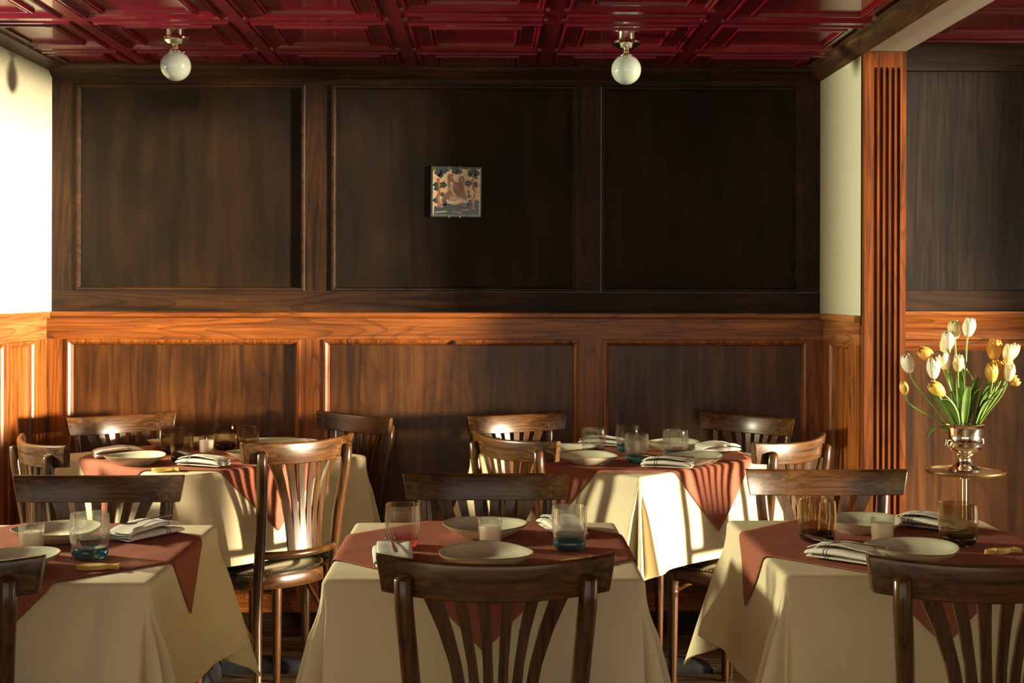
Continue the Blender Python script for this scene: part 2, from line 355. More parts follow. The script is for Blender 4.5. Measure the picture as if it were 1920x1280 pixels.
# return wall on the right of the niche
b = MB(); b.box(XR, XR+.06, 4.53, 5.14, 1.2, 2.25)
struct(b.obj('wall_right_return', M['plaster']), 'cream plaster return').name = 'wall_right'
b = MB(); X = XR-.007; wl = [(4.66, 4.90)]
b.cur = 1
for (a0, a1) in wl: b.frame_rings(a0-.022, a1+.022, wzb-.03, wzt+.03, [(0, 0), (0.002, 0.006), (0.010, 0.007), (0.018, 0.0), (0.022, -0.012)], planeX(X, -1))
b.cur = 0
for (a0, a1) in wl: b.ngon([(X+.011, a0, wzb-.01), (X+.011, a1, wzb-.01), (X+.011, a1, wzt+.01), (X+.011, a0, wzt+.01)])
b.cur = 1
e = [4.54, wl[0][0]-.022, wl[0][1]+.022, YW]
for i in range(0, len(e), 2): b.box(X, X+.06, e[i], e[i+1], wzb-.03, wzt+.03)
b.cur = 2; b.box(X, X+.06, 4.54, YW, wzt+.03, 1.212); b.box(X, X+.06, 4.54, YW, 0, wzb-.03); b.box(X-.016, X+.06, 4.54, YW-.02, 1.212, 1.236)
struct(b.obj('trim_4', [M['oak_z'], M['oak_z'], M['oak_y']]), 'oak wainscot of the right return')
# fluted post
b = MB(); px0, px1, py, ztop = 1.292, 1.436, 4.50, 2.15
fl = [1.330 + i*0.0200 for i in range(5)]; fw = 0.0060; fz = 2.085
xs = [px0]
for c in fl: xs += [c-fw, c+fw]
xs.append(px1)
for i in range(0, len(xs), 2): b.ngon([(xs[i], py, 0), (xs[i+1], py, 0), (xs[i+1], py, fz), (xs[i], py, fz)])
for c in fl:
    prof = [(c-fw, py), (c-fw*.9, py+.009), (c-fw*.4, py+.015), (c+fw*.4, py+.015), (c+fw*.9, py+.009), (c+fw, py)]
    b.quadgrid([[(p[0], p[1], 0) for p in prof], [(p[0], p[1], fz) for p in prof]])
    top = [(c+fw*math.cos(PI*k/8), py, fz+fw*2*math.sin(PI*k/8)) for k in range(9)]
    b.ngon([(p[0], p[1], fz) for p in prof] + [])
    b.ngon([(c-fw, py+.0151, fz)] + [(q[0], py+.0151, q[2]) for q in reversed(top)])
    b.quadgrid([[(q[0], py, q[2]) for q in top], [(q[0], py+.0151, q[2]) for q in top]])
# head of the post above the flutes
n = 8
outer = [(px0, py, fz)]
for c in fl: outer += [(c-fw*math.cos(PI*k/n), py, fz+fw*2*math.sin(PI*k/n)) for k in range(n+1)]
outer += [(px1, py, fz), (px1, py, ztop), (px0, py, ztop)]
b.ngon(outer)
b.ngon([(px0, py, ztop), (px1, py, ztop), (px1, 4.545, ztop), (px0, 4.545, ztop)])
b.ngon([(px0, py, 0), (px0, 4.545, 0), (px0, 4.545, ztop), (px0, py, ztop)]); b.ngon([(px1, py, 0), (px1, 4.545, 0), (px1, 4.545, ztop), (px1, py, ztop)])
struct(b.obj('trim_5', M['post']), 'fluted oak pilaster at the corner of the niche')
# cream beam over the post, running towards the street side
b = MB(); b.box(1.300, 1.436, -1.6, 4.54, 2.152, 2.26)
struct(b.obj('trim_6', M['beam_paint']), 'cream painted beam')
# right wall section beside the post
YR = 4.54
b = MB(); b.cur = 0; b.box(1.40, 3.3, YR, YR+.06, 1.32, 2.09)
b.cur = 1; b.box(1.40, 3.3, YR-.012, YR+.06, 2.09, 2.26); b.box(1.40, 3.3, YR-.012, YR+.06, 1.252, 1.325)
b.cur = 2; b.box(1.40, 3.3, YR-.004, YR+.06, 0, 1.13)
struct(b.obj('wall_back_right', [M['right_up'], M['dark_x'], M['wains']], bevel=.002), 'dark panelled wall beside the post').name = 'wall_back_right'
b = MB(); b.prism([(YR, 1.252), (YR-.030, 1.252), (YR-.030, 1.236), (YR-.022, 1.226), (YR-.016, 1.212), (YR-.020, 1.196), (YR-.026, 1.182), (YR-.026, 1.156), (YR-.016, 1.150), (YR-.018, 1.132), (YR-.006, 1.116), (YR, 1.116)], 'x', 1.437, 3.3)
struct(b.obj('trim_7', M['oak_x'], smooth=25), 'moulded chair rail beside the post')
# unseen side wall added to limit the low sun, its opening shaped for it
b = MB(); b.box(3.2, 3.32, -1.6, 2.30, 0, 2.25); b.box(3.2, 3.32, 3.97, 4.6, 0, 2.25); b.box(3.2, 3.32, 2.30, 3.97, 0, .06)
struct(b.obj('sun_limit_side', M['plaster']), 'unseen side wall added to shape the low sun').name = 'sun_limit_wall'
b = MB()
for yy in (2.30, 3.93): b.box(3.22, 3.28, yy, yy+.04, .06, 2.25)
for zz in (.06,): b.box(3.23, 3.27, 2.30, 3.97, zz, zz+.035)
struct(b.obj('window_1', M['dark_z']), 'wooden frame around the sun opening of the added side wall')
# street wall behind the camera, with two big openings
b = MB(); b.box(-1.83, 3.32, -1.72, -1.6, 0, .55); b.box(-1.83, 3.32, -1.72, -1.6, 2.1, 2.25)
for (a0, a1) in ((-1.83, -1.5), (.55, .8), (2.9, 3.32)): b.box(a0, a1, -1.72, -1.6, .55, 2.1)
struct(b.obj('wall_front', M['plaster']), 'street wall with windows')
# ceiling: pressed tin panels
b = MB()
prof = [(0, -.010), (.022, -.010), (.024, -.002), (.034, -.002), (.038, -.014), (.044, -.016), (.050, -.006), (.056, -.010), (.062, -.002),
        (.100, -.002), (.103, -.013), (.108, -.014), (.111, -.005), (.116, -.013), (.121, -.013), (.124, -.002)]
def planeC(a, c, d): return (a, c, ZC+d)
def tile(x0, x1, y0, y1, p=prof):
    d = min(x1-x0, y1-y0)/2
    pp = [q for q in p if q[0] < d*.92]
    pp = [(0, pp[0][1])] + pp[1:]
    b.ngon(b.frame_rings(x0, x1, y0, y1, pp, planeC))
cols = [-1.335-.513, -1.335, -.822, -.309, .204, .717, 1.29]
for ci in range(6):
    x0, x1 = cols[ci], cols[ci+1]
    tile(x0, x1, 4.76, 5.28)
    tile(x0, x1, 4.235, 4.76)
    yy = 4.235
    if ci in (3, 4): tile(x0, x1, 4.085, 4.235, [(0, -.010), (.022, -.010), (.024, -.002), (.034, -.002), (.038, -.014), (.044, -.016), (.050, -.004)]); yy = 4.085
    while yy > -1.5: tile(x0, x1, yy-.525, yy); yy -= .525
x0 = 1.40
for k in range(4):
    yy = 5.0
    while yy > -1.5: tile(x0+k*.525, x0+(k+1)*.525, yy-.525, yy); yy -= .525
b.box(-1.9, 3.35, -1.7, 5.3, ZC+.012, ZC+.06)
struct(b.obj('ceiling', M['tin'], smooth=28), 'pressed tin ceiling painted deep red')
# crown mouldings
cp = [(0, 0), (-.070, 0), (-.070, -.010), (-.058, -.014), (-.050, -.026), (-.030, -.036), (-.018, -.046), (-.004, -.052), (0, -.055)]
b = MB(); zc = ZC-.001
b.prism([(YU+p[0], zc+p[1]) for p in cp], 'x', XL, XR)
struct(b.obj('trim_8', M['dark_x'], smooth=25), 'crown moulding of the back wall')
b = MB(); b.prism([(XR-.0+p[0], zc+p[1]) for p in cp], 'y', -1.6, YU)
struct(b.obj('trim_9', M['dark_y'], smooth=25), 'crown moulding along the beam')
b = MB(); cl = [(0, 0), (-.085, 0), (-.085, -.008), (-.070, -.010), (-.060, -.018), (-.020, -.024), (-.006, -.030), (0, -.032)]
b.prism([(XL-p[0], zc+p[1]) for p in cl], 'y', -1.6, YU)
struct(b.obj('trim_10', M['dark_y'], smooth=25), 'crown moulding of the left wall')

# ------------------------------------------------------------------ ceiling lights
t = thing('ceiling_light', '', 'light', (0, 0, 0), 0, 'globe ceiling lights')
b = MB(); b.lathe([(.001, 0), (.030, 0), (.031, -.020), (.044, -.022), (.050, -.026), (.050, -.034), (.046, -.034), (.040, -.037), (.030, -.047), (.014, -.052), (.001, -.053)], 36)
b.obj('canopy', M['nickel'], t, smooth=35)
b = MB(); b.lathe([(.010, -.050), (.010, -.060), (.018, -.064), (.020, -.070), (.024, -.072), (.024, -.080), (.001, -.081)], 28)
for k in range(3):
    a = k*2*PI/3; b.tube([(.020*math.cos(a), .020*math.sin(a), -.074), (.031*math.cos(a), .031*math.sin(a), -.074)], .0022, 8)
b.obj('neck', M['nickel'], t, smooth=35)
b = MB(); b.lathe([(.001, -.1715)] + [(.0512*math.sin(a), -.1203-.0512*math.cos(a)) for a in [PI*k/24 for k in range(1, 21)]] + [(.021, -.074)], 40)
b.obj('globe_shade', M['opal'], t, smooth=60)
K = Kind(t)
K.put((-1.068, 4.44, ZC-.002), 0, 'left white glass globe ceiling light on a nickel fitting, beside the cream left wall')
K.put((.462, 4.47, ZC-.002), .6, 'right white glass globe ceiling light on a nickel fitting, above the third dark panel')

# ------------------------------------------------------------------ bird tile on the middle panel
t = thing('wall_tile', 'square painted ceramic tile of two brown birds between trees hung on the middle dark panel', 'tile', (-.136, YU+.010, 1.706))
t.rotation_euler = (0, math.radians(.6), 0)
b = MB(); s_ = .1
b.box(-s_, s_, -.012, 0, -s_, s_); b.obj('tile_body', M['glaze_edge'], t, bevel=.004)
def art(name, polys, mat, yy, par, th=.0006):
    b = MB()
    for P in polys: b.prism([((p[0]-640)/960*.2, (p[1]-682)/-960*.2) for p in P], 'y', yy-th, yy)
    return b.obj(name, mat, par)
def blob(cx, cy, r, n=14, j=.35):
    return [(cx+r*(1+random.uniform(-j, j))*math.cos(2*PI*k/n), cy+r*(1+random.uniform(-j, j))*math.sin(2*PI*k/n)) for k in range(n)]
art('painted_ground', [[(225, 270), (1080, 250), (1075, 1100), (225, 1105)]], M['art_cream'], -.0122, t)
art('border', [[(200, 290), (228, 290), (228, 1110), (205, 1115)], [(1075, 250), (1092, 250), (1090, 1110), (1075, 1110)]], M['art_cream'], -.0130, t)
art('grass', [[(230, 960), (480, 900), (620, 930), (760, 890), (1070, 930), (1070, 1105), (230, 1105)]], M['art_blue'], -.0130, t)
art('grass_stroke', [[(250, 1060), (480, 1040), (460, 1065), (260, 1080)], [(260, 960), (400, 940), (380, 965), (270, 975)], [(560, 1045), (760, 1060), (740, 1080), (580, 1065)], [(700, 930), (850, 930), (820, 950)], [(700, 1015), (900, 1000), (860, 1040)]], M['art_yellow'], -.0137, t, .0004)
art('foliage', [blob(x, y_, r) for x, y_, r in ((300, 320, 65), (400, 290, 60), (345, 380, 50), (470, 280, 36), (600, 280, 60), (700, 300, 45), (650, 330, 36), (940, 310, 75), (1020, 330, 50), (880, 360, 36), (1000, 400, 45), (270, 560, 55), (390, 560, 60), (260, 640, 35), (860, 530, 60), (1000, 540, 55), (260, 850, 50), (380, 740, 40), (880, 760, 40), (900, 880, 55), (1030, 880, 50), (430, 900, 50), (870, 680, 28))], M['art_green'], -.0130, t)
art('foliage_accent', [blob(x, y_, r) for x, y_, r in ((320, 330, 28), (420, 300, 22), (620, 290, 22), (960, 330, 30), (400, 590, 26), (860, 550, 26), (1000, 560, 24), (260, 880, 22), (900, 900, 26))], M['art_blue'], -.0137, t, .0004)
tr = art('tree_trunk', [[(290, 430), (325, 430), (335, 640), (355, 720), (320, 800), (345, 880), (400, 960), (390, 985), (335, 985), (300, 900), (275, 800), (315, 700), (300, 600)]], M['art_trunk'], -.0142, t, .0005)
art('tree_trunk', [[(935, 430), (965, 440), (960, 560), (1005, 680), (1000, 780), (960, 860), (975, 930), (1010, 1010), (930, 1010), (940, 930), (925, 860), (950, 780), (985, 700), (935, 600)]], M['art_trunk'], -.0142, t, .0005)
art('painted_bird', [[(690, 500), (695, 430), (725, 388), (765, 388), (785, 430), (800, 455), (778, 470), (775, 520), (778, 600), (800, 680), (835, 770), (838, 850), (740, 790), (650, 700), (660, 560)]], M['art_brown'], -.0142, t, .0005)
bd = art('painted_bird', [[(485, 400), (500, 362), (545, 348), (582, 372), (578, 430), (600, 480), (680, 520), (760, 640), (760, 780), (640, 770), (560, 690), (590, 760), (480, 830), (372, 862), (430, 750), (520, 660), (502, 560), (500, 480)]], M['art_brown'], -.0147, t, .0005)
art('belly', [[(540, 480), (600, 520), (580, 600), (600, 700), (680, 780), (730, 800), (690, 825), (600, 860), (510, 840), (520, 770), (600, 780), (545, 690), (520, 620), (515, 520)], [(545, 385), (572, 395), (570, 440), (550, 430)], [(735, 430), (765, 425), (770, 470), (745, 500), (725, 475)], [(745, 540), (765, 600), (760, 560)]], M['art_grey'], -.0152, bd, .0004)
art('feather', [[(600+x, 640+y_), (612+x, 636+y_), (618+x, 690+y_), (606+x, 690+y_)] for x, y_ in ((0, 0), (32, 14), (64, 26), (96, 44), (40, 70), (76, 86), (110, 98))], M['art_dark'], -.0152, bd, .0004)
b = MB()
for x in (-.03, .012):
    b.tube([(x, -.001, .103), (x, -.014, .102), (x, -.0145, .092)], .0009, 6); b.tube([(x+.004, -.001, -.103), (x+.004, -.014, -.102), (x+.004, -.0145, -.093)], .0009, 6)
b.obj('wire_hanger', M['nickel'], t)
for i, (x, lab) in enumerate(((-.140, 'left small black screw in the oak rail below the bird tile'), (.306, 'right small black screw in the oak rail, left of the third oak stile'))):
    b = MB(); b.lathe([(.001, -.006), (.006, -.006), (.0075, -.003), (.0075, 0)], 12)
    o = b.obj('screw', M['iron'], smooth=40); o.location = (x, YW-.0065, 1.121); o.rotation_euler = (PI/2*-1, 0, 0); tag(o, lab, 'screw', 'screws in the wainscot rail')

# ------------------------------------------------------------------ chairs
def build_chair():
    t = thing('dining_chair', '', 'chair', (0, 0, 0), 0, 'slatted bentwood dining chairs')
    def cy(x, z=.8): return -.250 + .055*(x/.208)**2 - .12*(z-.80)
    # crest rail
    b = MB(); rows = []
    n = 22
    for i in range(n+1):
        u = -1+2*i/n
        sec = []
        for (dz, dy) in ((0, -.5), (.15, -.5), (.85, -.5), (.97, -.35), (1, 0), (.97, .35), (.85, .5), (.15, .5), (0, .5), (-.01, 0)):
            xw = .198 + .011*dz
            x = xw*u; z = .790+.0 + .066*dz + .009*u*u
            sec.append((x, cy(x, z)+dy*.019, z))
        rows.append(sec)
    b.quadgrid(rows, closed_v=True); b.ngon(list(reversed(rows[0]))); b.ngon(rows[-1])
    b.obj('crest_rail', M['chair_x'], t, smooth=45, bevel=.002)
    # rear posts running down into the rear legs
    for s in (-1, 1):
        b = MB()
        b.tube([(s*.160, -.243, .833), (s*.159, -.242, .828), (s*.157, -.238, .78), (s*.150, -.228, .70), (s*.142, -.212, .60), (s*.140, -.200, .50), (s*.142, -.196, .42), (s*.150, -.202, .30), (s*.160, -.220, .15), (s*.170, -.245, 0)],
               [.011, .0155, .0165, .0165, .0165, .0165, .0165, .0155, .014, .0125], 14)
        b.obj('rear_leg', M['chair_z'], t, smooth=50)
    # hoop rail above the seat
    b = MB(); b.tube([(x, -.247+.05*(x/.14)**2, .513) for x in [(-.135+.27*i/12) for i in range(13)]], .0125, 12)
    b.obj('lower_back_rail', M['chair_x'], t, smooth=50)
    # fan splat with five slits
    b = MB()
    def hw(z):
        pts = [(.508, .060), (.56, .062), (.62, .068), (.68, .080), (.74, .100), (.80, .127)]
        for i in range(len(pts)-1):
            if z <= pts[i+1][0]:
                f = (z-pts[i][0])/(pts[i+1][0]-pts[i][0]); return pts[i][1]*(1-f)+pts[i+1][1]*f
        return pts[-1][1]
    def sy(x, z): 
        f = (z-.51)/.29
        return (-.246+.05*(x/.14)**2)*(1-f) + cy(x, z)*f
    zs = [.512+.012*i for i in range(25)]
    for k in range(6):
        rows = []
        for z in zs:
            W = hw(z)*2; gap = max(0.0008, max(0.0, (z-.585)/.215)**.8*.0185)
            pitch = W/6; xa = -W/2+k*pitch + (gap/2 if k else 0); xb = -W/2+(k+1)*pitch - (gap/2 if k < 5 else 0)
            xs_ = [xa, (xa+xb)/2, xb]
            rows.append([(x, sy(x, z)-.0045, z) for x in xs_] + [(x, sy(x, z)+.0045, z) for x in reversed(xs_)])
        b.quadgrid(rows, closed_v=True); b.ngon(rows[-1]); b.ngon(list(reversed(rows[0])))
    b.obj('splat', M['chair_z'], t, smooth=40)
    # seat frame and pad
    def outline(sc, n=48):
        out = []
        for k in range(n):
            a = 2*PI*k/n; c, s = math.cos(a), math.sin(a)
            r = (abs(c)**2.7+abs(s)**2.7)**(-1/2.7)
            y = .200*r*s; x = (.202 + .10*y)*r*c
            out.append((x*sc, y*sc))
        return out
    b = MB(); rows = []
    for sc, z in ((.90, .402), (.985, .402), (1.0, .408), (1.0, .436), (.985, .443), (.93, .445), (.90, .445)):
        rows.append([(p[0], p[1], z) for p in outline(sc)])
    b.quadgrid(rows, closed_v=True, closed_u=True); b.obj('seat_frame', M['chair_x'], t, smooth=50)
    b = MB(); rows = []
    for sc, z in ((.93, .440), (.935, .447), (.90, .452), (.75, .458), (.5, .461), (.25, .462), (.02, .462)):
        rows.append([(p[0], p[1], z) for p in outline(sc)])
    b.quadgrid(rows, closed_v=True); b.ngon(rows[-1]); b.ngon([(p[0], p[1], .420) for p in outline(.90)]); b.quadgrid([[(p[0], p[1], .420) for p in outline(.90)], rows[0]], closed_v=True)
    b.obj('seat', M['leather'], t, smooth=60)
    b = MB()
    for p in outline(.925, 96):
        b.lathe([(.0001, .0032), (.0020, .0024), (.0030, 0)], 6, p[0], p[1], .448)
    b.obj('nail_trim', M['brass'], t, smooth=60)['kind'] = 'stuff'
    # front legs, turned at the top
    for s in (-1, 1):
        b = MB(); b.lathe([(.0005, 0), (.011, 0), (.0125, .02), (.0165, .25), (.0175, .33), (.0165, .345), (.0195, .352), (.0165, .359), (.0195, .367), (.017, .374), (.0195, .382), (.018, .402), (.001, .403)], 16)
        o = b.obj('front_leg', M['chair_z'], t, smooth=45); o.location = (s*.150, .135, 0)
    # bent brackets under the seat
    for s in (-1, 1):
        b = MB(); b.tube([(s*(.148), -.198 + .20*math.sin(a)*.95+.012, .405-.20*(1-math.cos(a))*0 - .17*(1-math.sin(a))) for a in [PI/2*k/8 for k in range(9)]], .0075, 10)
        b.obj('side_bracket', M['chair_z'], t, smooth=50)
    b = MB()
    b.tube([(.13*math.cos(a), .135-.05*math.sin(a), .355+.035*math.sin(a)) for a in [PI*k/14 for k in range(15)]], .0075, 10)
    b.obj('front_bracket', M['chair_x'], t, smooth=50)
    return t
K = Kind(build_chair())
def chair(x, y, fx, fy, label): K.put((x, y, 0), math.atan2(-fx, fy), label)
chair(.010, 2.475, .0, 1, 'slatted chair with its back to the viewer at the middle front table')
chair(-.968, 2.470, .03, 1, 'slatted chair cropped at the bottom left corner, in front of the left front table')
chair(.860, 2.462, -.01, 1, 'slatted chair with its back to the viewer at the right front table')
chair(-.010, 3.065, .0, -1, 'slatted chair facing the viewer behind the middle front table')
chair(-.960, 3.030, .01, -1, 'slatted chair facing the viewer behind the left front table')
chair(.862, 3.140, -.0, -1, 'slatted chair facing the viewer behind the right front table')
chair(-.735, 4.215, -.69, .73, 'sunlit slatted chair with legs in view, near right side of the back left table')
chair(-1.20, 4.13, .80, .60, 'slatted chair beside the left wall, near left side of the back left table')
chair(-1.225, 4.655, .62, -.78, 'glossy slatted chair in the left corner, behind the back left table')
chair(-.645, 4.680, -.69, -.72, 'slatted chair by the oak stile at the far right of the back left table')
chair(.235, 4.255, .78, .63, 'dark slatted chair at the near left side of the back right table')
chair(.790, 4.215, -.72, .70, 'sunlit pale slatted chair at the near right side of the back right table')
chair(.190, 4.665, .45, -.89, 'orange lit slatted chair by the wainscot, far left of the back right table')
chair(.810, 4.685, -.69, -.72, 'slatted chair against the wainscot at the far right of the back right table')

# ------------------------------------------------------------------ tables and cloths
ZT = .762
def drape(u, v, a, seed, lift=0.0, flare=.07, peak=.30):
    """where a point of a flat cloth goes when it hangs over a square top of half width a"""
    R = .012
    pu = max(-a, min(a, u)); pv = max(-a, min(a, v)); ou, ov = u-pu, v-pv; l = math.hypot(ou, ov)
    if l < 1e-6: return (u, v, ZT+lift)
    du, dv = ou/l, ov/l
    th = math.atan2(abs(dv), abs(du))
    corner = abs(ou) > 1e-6 and abs(ov) > 1e-6
    # flare grows with depth; ridge on the corner diagonal, valleys next to it
    tt = u if abs(dv) > .7 else v; ed = math.exp(-((a-abs(tt))/.07)**2)
    side = (flare + .045*math.sin(11*tt+seed*2.1) - .04*math.exp(-((a-.10-abs(tt))/.05)**2))*(1-ed) + .26*ed
    if corner:
        q = math.sin(2*th)
        fl = max(.01, .15+.11*math.cos(8*th) + (peak-.24+.05*math.sin(seed*3.7+pu*9+pv*5))*q*q)
    else: fl = side
    # rounded edge: arc of radius R then almost straight down
    if l < R*PI/2:
        ang = l/R; r = R*math.sin(ang); z = R*(1-math.cos(ang))
    else:
        s = l-R*PI/2; f = fl*min(1, s/.10)
        r = R + s*math.sin(f*1.0); z = R + s*math.cos(f*1.0)
    r += lift
    return (pu+du*r, pv+dv*r, ZT-z+ (lift if l < R*PI/2 else 0))
def cloth_grid(a, over, seed, peak, flare):
    n = 30; ins = [-a+2*a*i/16 for i in range(17)]
    out = [.004, .009, .014, .02] + [.02+(over-.02)*(i+1)/16 for i in range(16)]
    cs = [-a-o for o in reversed(out)] + ins + [a+o for o in out]
    b = MB(); b.quadgrid([[drape(u, v, a, seed, 0.0, flare, peak) for v in cs] for u in cs])
    nc = len(cs)-1
    for i in range(nc):
        for j in range(nc):
            if i < 2 or j < 2 or i > nc-3 or j > nc-3: b.m[i*nc+j] = 1
    return b
def rose_grid(a, half, seed, peak, flare):
    """square overlay turned 45 degrees: its corners hang at the middle of each side"""
    n = 72; b = MB(); rows = []
    for i in range(n+1):
        row = []
        for j in range(n+1):
            p = -1+2*i/n; q = -1+2*j/n
            u = (p+q)/2*half; v = (q-p)/2*half
            x, y, z = drape(u, v, a, seed, .0035, flare+.01, peak)
            row.append((x, y, z))
        rows.append(row)
    b.quadgrid(rows); return b
def table(cx, cy, a, rz, over, half, seed, where, base, peak=.30, flare=.07, over_=None):
    over = over_ or over
    t = thing('dining_table', 'small square pedestal table under an ivory cloth, %s' % where, 'table', (cx, cy, 0), rz, 'cloth covered dining tables')
    b = MB(); b.box(-a+.004, a-.004, -a+.004, a-.004, ZT-.028, ZT-.003); b.obj('tabletop', M['chair_x'], t, bevel=.003)
    b = MB(); b.tube([(0, 0, .04), (0, 0, ZT-.04)], .030, 20); b.lathe([(.10, ZT-.029), (.10, ZT-.036), (.03, ZT-.05)], 20); pd = b.obj('pedestal', M['iron'], t, smooth=40)
    if base == 'cross': pd.location = (.10*math.sin(rz), .10*math.cos(rz), 0)
    if base == 'cross':
        for k in range(4):
            b = MB(); L_ = .31; rows = []
            for i in range(9):
                s = i/8; r = .015+s*L_; h = .052*(1-s**5*.85)**.5 if s < 1 else .012
                wd = .030*(1-.25*s)*(1 if s < .95 else .6)
                rows.append([(r, -wd, 0), (r, -wd, h*.6), (r, -wd*.5, h), (r, wd*.5, h), (r, wd, h*.6), (r, wd, 0)])
            b.quadgrid(rows, closed_v=True); b.ngon(rows[-1]); b.ngon(list(reversed(rows[0])))
            o = b.obj('foot', M['iron'], t, smooth=40); o.rotation_euler = (0, 0, k*PI/2 - rz); o.location = (.10*math.sin(rz), .10*math.cos(rz), 0)
    else:
        b = MB(); b.lathe([(.001, 0), (.13, 0), (.132, .008), (.12, .014), (.05, .03), (.03, .05), (.001, .05)], 32); b.obj('foot', M['iron'], t, smooth=40)
    c = cloth_grid(a, over, seed, peak, flare).obj('tablecloth', [M['ivory'], M['ivory_hem']], smooth=60, subsurf=1, solid=.0012)
    c.location = (cx, cy, 0); c.rotation_euler = (0, 0, rz); tag(c, 'ivory tablecloth hanging in corner folds over %s' % where, 'tablecloth', 'ivory tablecloths')
    r = rose_grid(a, half, seed, peak, flare).obj('table_overlay', M['rose'], smooth=60, solid=.001)
    r.location = (cx, cy, 0); r.rotation_euler = (0, 0, rz); tag(r, 'dusty rose square overlay laid diagonally on %s' % where, 'table overlay', 'dusty rose overlays')
table(-.012, 2.84, .302, 0, .295, .445, 1.0, 'the middle front table', 'disc')
table(-.962, 2.81, .302, 0, .295, .445, 2.3, 'the left front table', 'disc', over_=.303)
table(.890, 2.87, .302, 0, .295, .445, 3.1, 'the right front table', 'disc', .36)
table(-.945, 4.44, .362, math.radians(44), .30, .575, 4.4, 'the back left table', 'cross', .26)
table(.456, 4.43, .362, math.radians(44), .30, .575, 5.9, 'the back right table', 'cross', .26)

# ------------------------------------------------------------------ tableware
def sq(a, z):
    p = 3.4; c, s = abs(math.cos(a)), abs(math.sin(a)); return (c**p+s**p)**(-1/p)*.94
def build_glass(gm, bm_):
    t = thing('tumbler', '', 'glass', group='squared tumblers')
    b = MB()
    b.lathe([(.0005, .001), (.030, .001), (.0345, .004), (.0375, .012), (.0365, .024), (.0375, .034), (.0395, .045), (.040, .060), (.0385, .088), (.0378, .0915), (.0368, .0915), (.0362, .088), (.0375, .060), (.0370, .046), (.0350, .034), (.0335, .024), (.025, .020), (.0005, .019)], 40, rf=sq)
    b.obj('glass_wall', gm, t, smooth=50)
    b = MB(); b.lathe([(.0005, .002), (.0290, .002), (.0335, .005), (.0362, .012), (.0350, .020), (.0330, .0225), (.025, .0188), (.0005, .018)], 40, rf=sq)
    b.obj('thick_base', bm_, t, smooth=50)
    return Kind(t)
GB = build_glass(M['glass'], M['base_blue']); GS = build_glass(M['glass_smoke'], M['base_smoke']); GP = build_glass(M['glass_pink_reflection'], M['base_pink_reflection'])
TT = ZT+.0045
for k, x, y, rz, lab in (
    (GP, -.190, 2.83, .1, 'tumbler with painted rose reflection beside the napkin at the left of the middle front table'),
    (GB, .170, 2.80, .05, 'blue based tumbler at the right of the middle front table'),
    (GB, -.828, 2.715, .6, 'blue based tumbler beside the candle of the left front table'),
    (GB, -1.072, 2.765, .3, 'tumbler cut by the left edge of the photo, left front table'),
    (GS, .724, 2.885, .2, 'smoky tumbler behind the fork at the left of the right front table'),
    (GS, 1.024, 2.845, .3, 'dark brown tumbler at the right of the right front table'),
    (GS, -1.076, 4.44, .4, 'leftmost smoky tumbler on the back left table'),
    (GS, -.995, 4.235, .2, 'smoky tumbler nearest the viewer on the back left table'),
    (GS, -.925, 4.56, .5, 'rear smoky tumbler on the back left table, standing highest in the photo'),
    (GS, -.822, 4.44, .3, 'rightmost smoky tumbler on the back left table'),
    (GB, .347, 4.39, .4, 'leftmost tumbler on the back right table, behind the near left plate'),
    (GB, .472, 4.50, .2, 'rear blue based tumbler on the back right table with a glint'),
    (GB, .474, 4.225, .1, 'tumbler nearest the viewer on the back right table'),
    (GB, .616, 4.34, .5, 'rightmost blue based tumbler on the back right table')):
    k.put((x, y, TT), rz, lab)
def build_plate(seed):
    b = MB(); rf = lambda a, z: 1+.018*math.sin(3*a+seed)+.012*math.sin(5*a+seed*2)
    zf = lambda a, r: .0022*math.sin(2*a+seed)*(max(0, r-.05)/.045)
    b.lathe([(.0005, .001), (.052, .001), (.054, 0), (.060, .004), (.075, .012), (.088, .020), (.0955, .0265), (.0950, .0285), (.0930, .0285), (.086, .0225), (.070, .0125), (.050, .0075), (.0005, .006)], 56, rf=rf, zf=zf)
    t = thing('plate', '', 'plate', group='glazed side plates'); b.obj('plate_body', M['plate'], t, smooth=60)
    b = MB(); b.lathe([(.0960, .0264), (.0964, .0282), (.0950, .0291), (.0935, .0288)], 56, rf=rf, zf=zf); b.obj('plate_edge', M['plate_rim'], t, smooth=60)
    t['label'] = ''; return Kind(t)
P1, P2 = build_plate(.4), build_plate(2.2)
for k, x, y, rz, lab in (
    (P1, -.008, 2.64, 1.2, 'cream plate nearest the viewer on the middle front table'),
    (P2, -.012, 2.955, .2, 'cream plate behind the candle on the middle front table'),
    (P2, -.952, 2.60, .8, 'plate partly hidden by the chair at the bottom left of the left front table'),
    (P1, -.958, 2.90, .4, 'cream and green plate behind the candle on the left front table'),
    (P1, .873, 2.69, .1, 'plate nearest the viewer on the right front table'),
    (P2, .856, 3.01, .9, 'plate behind the candle and tumbler on the right front table'),
    (P2, -1.128, 4.18, 1.5, 'plate nearest the viewer on the back left table, beside the wooden fish'),
    (P1, -1.105, 4.60, .3, 'plate behind the smoky tumblers at the left of the back left table'),
    (P2, -.770, 4.60, .6, 'plate at the far right of the back left table'),
    (P1, -.765, 4.27, .2, 'plate half hidden behind the sunlit chair on the back left table'),
    (P1, .315, 4.19, .8, 'plate at the near left of the back right table'),
    (P2, .262, 4.42, .1, 'plate half hidden behind the dark chair on the back right table'),
    (P1, .640, 4.56, .5, 'plate at the far side of the back right table, by the wainscot'),
    (P2, .655, 4.19, 1.1, 'plate at the right of the back right table, beside the napkin and fork')):
    k.put((x, y, TT), rz, lab)
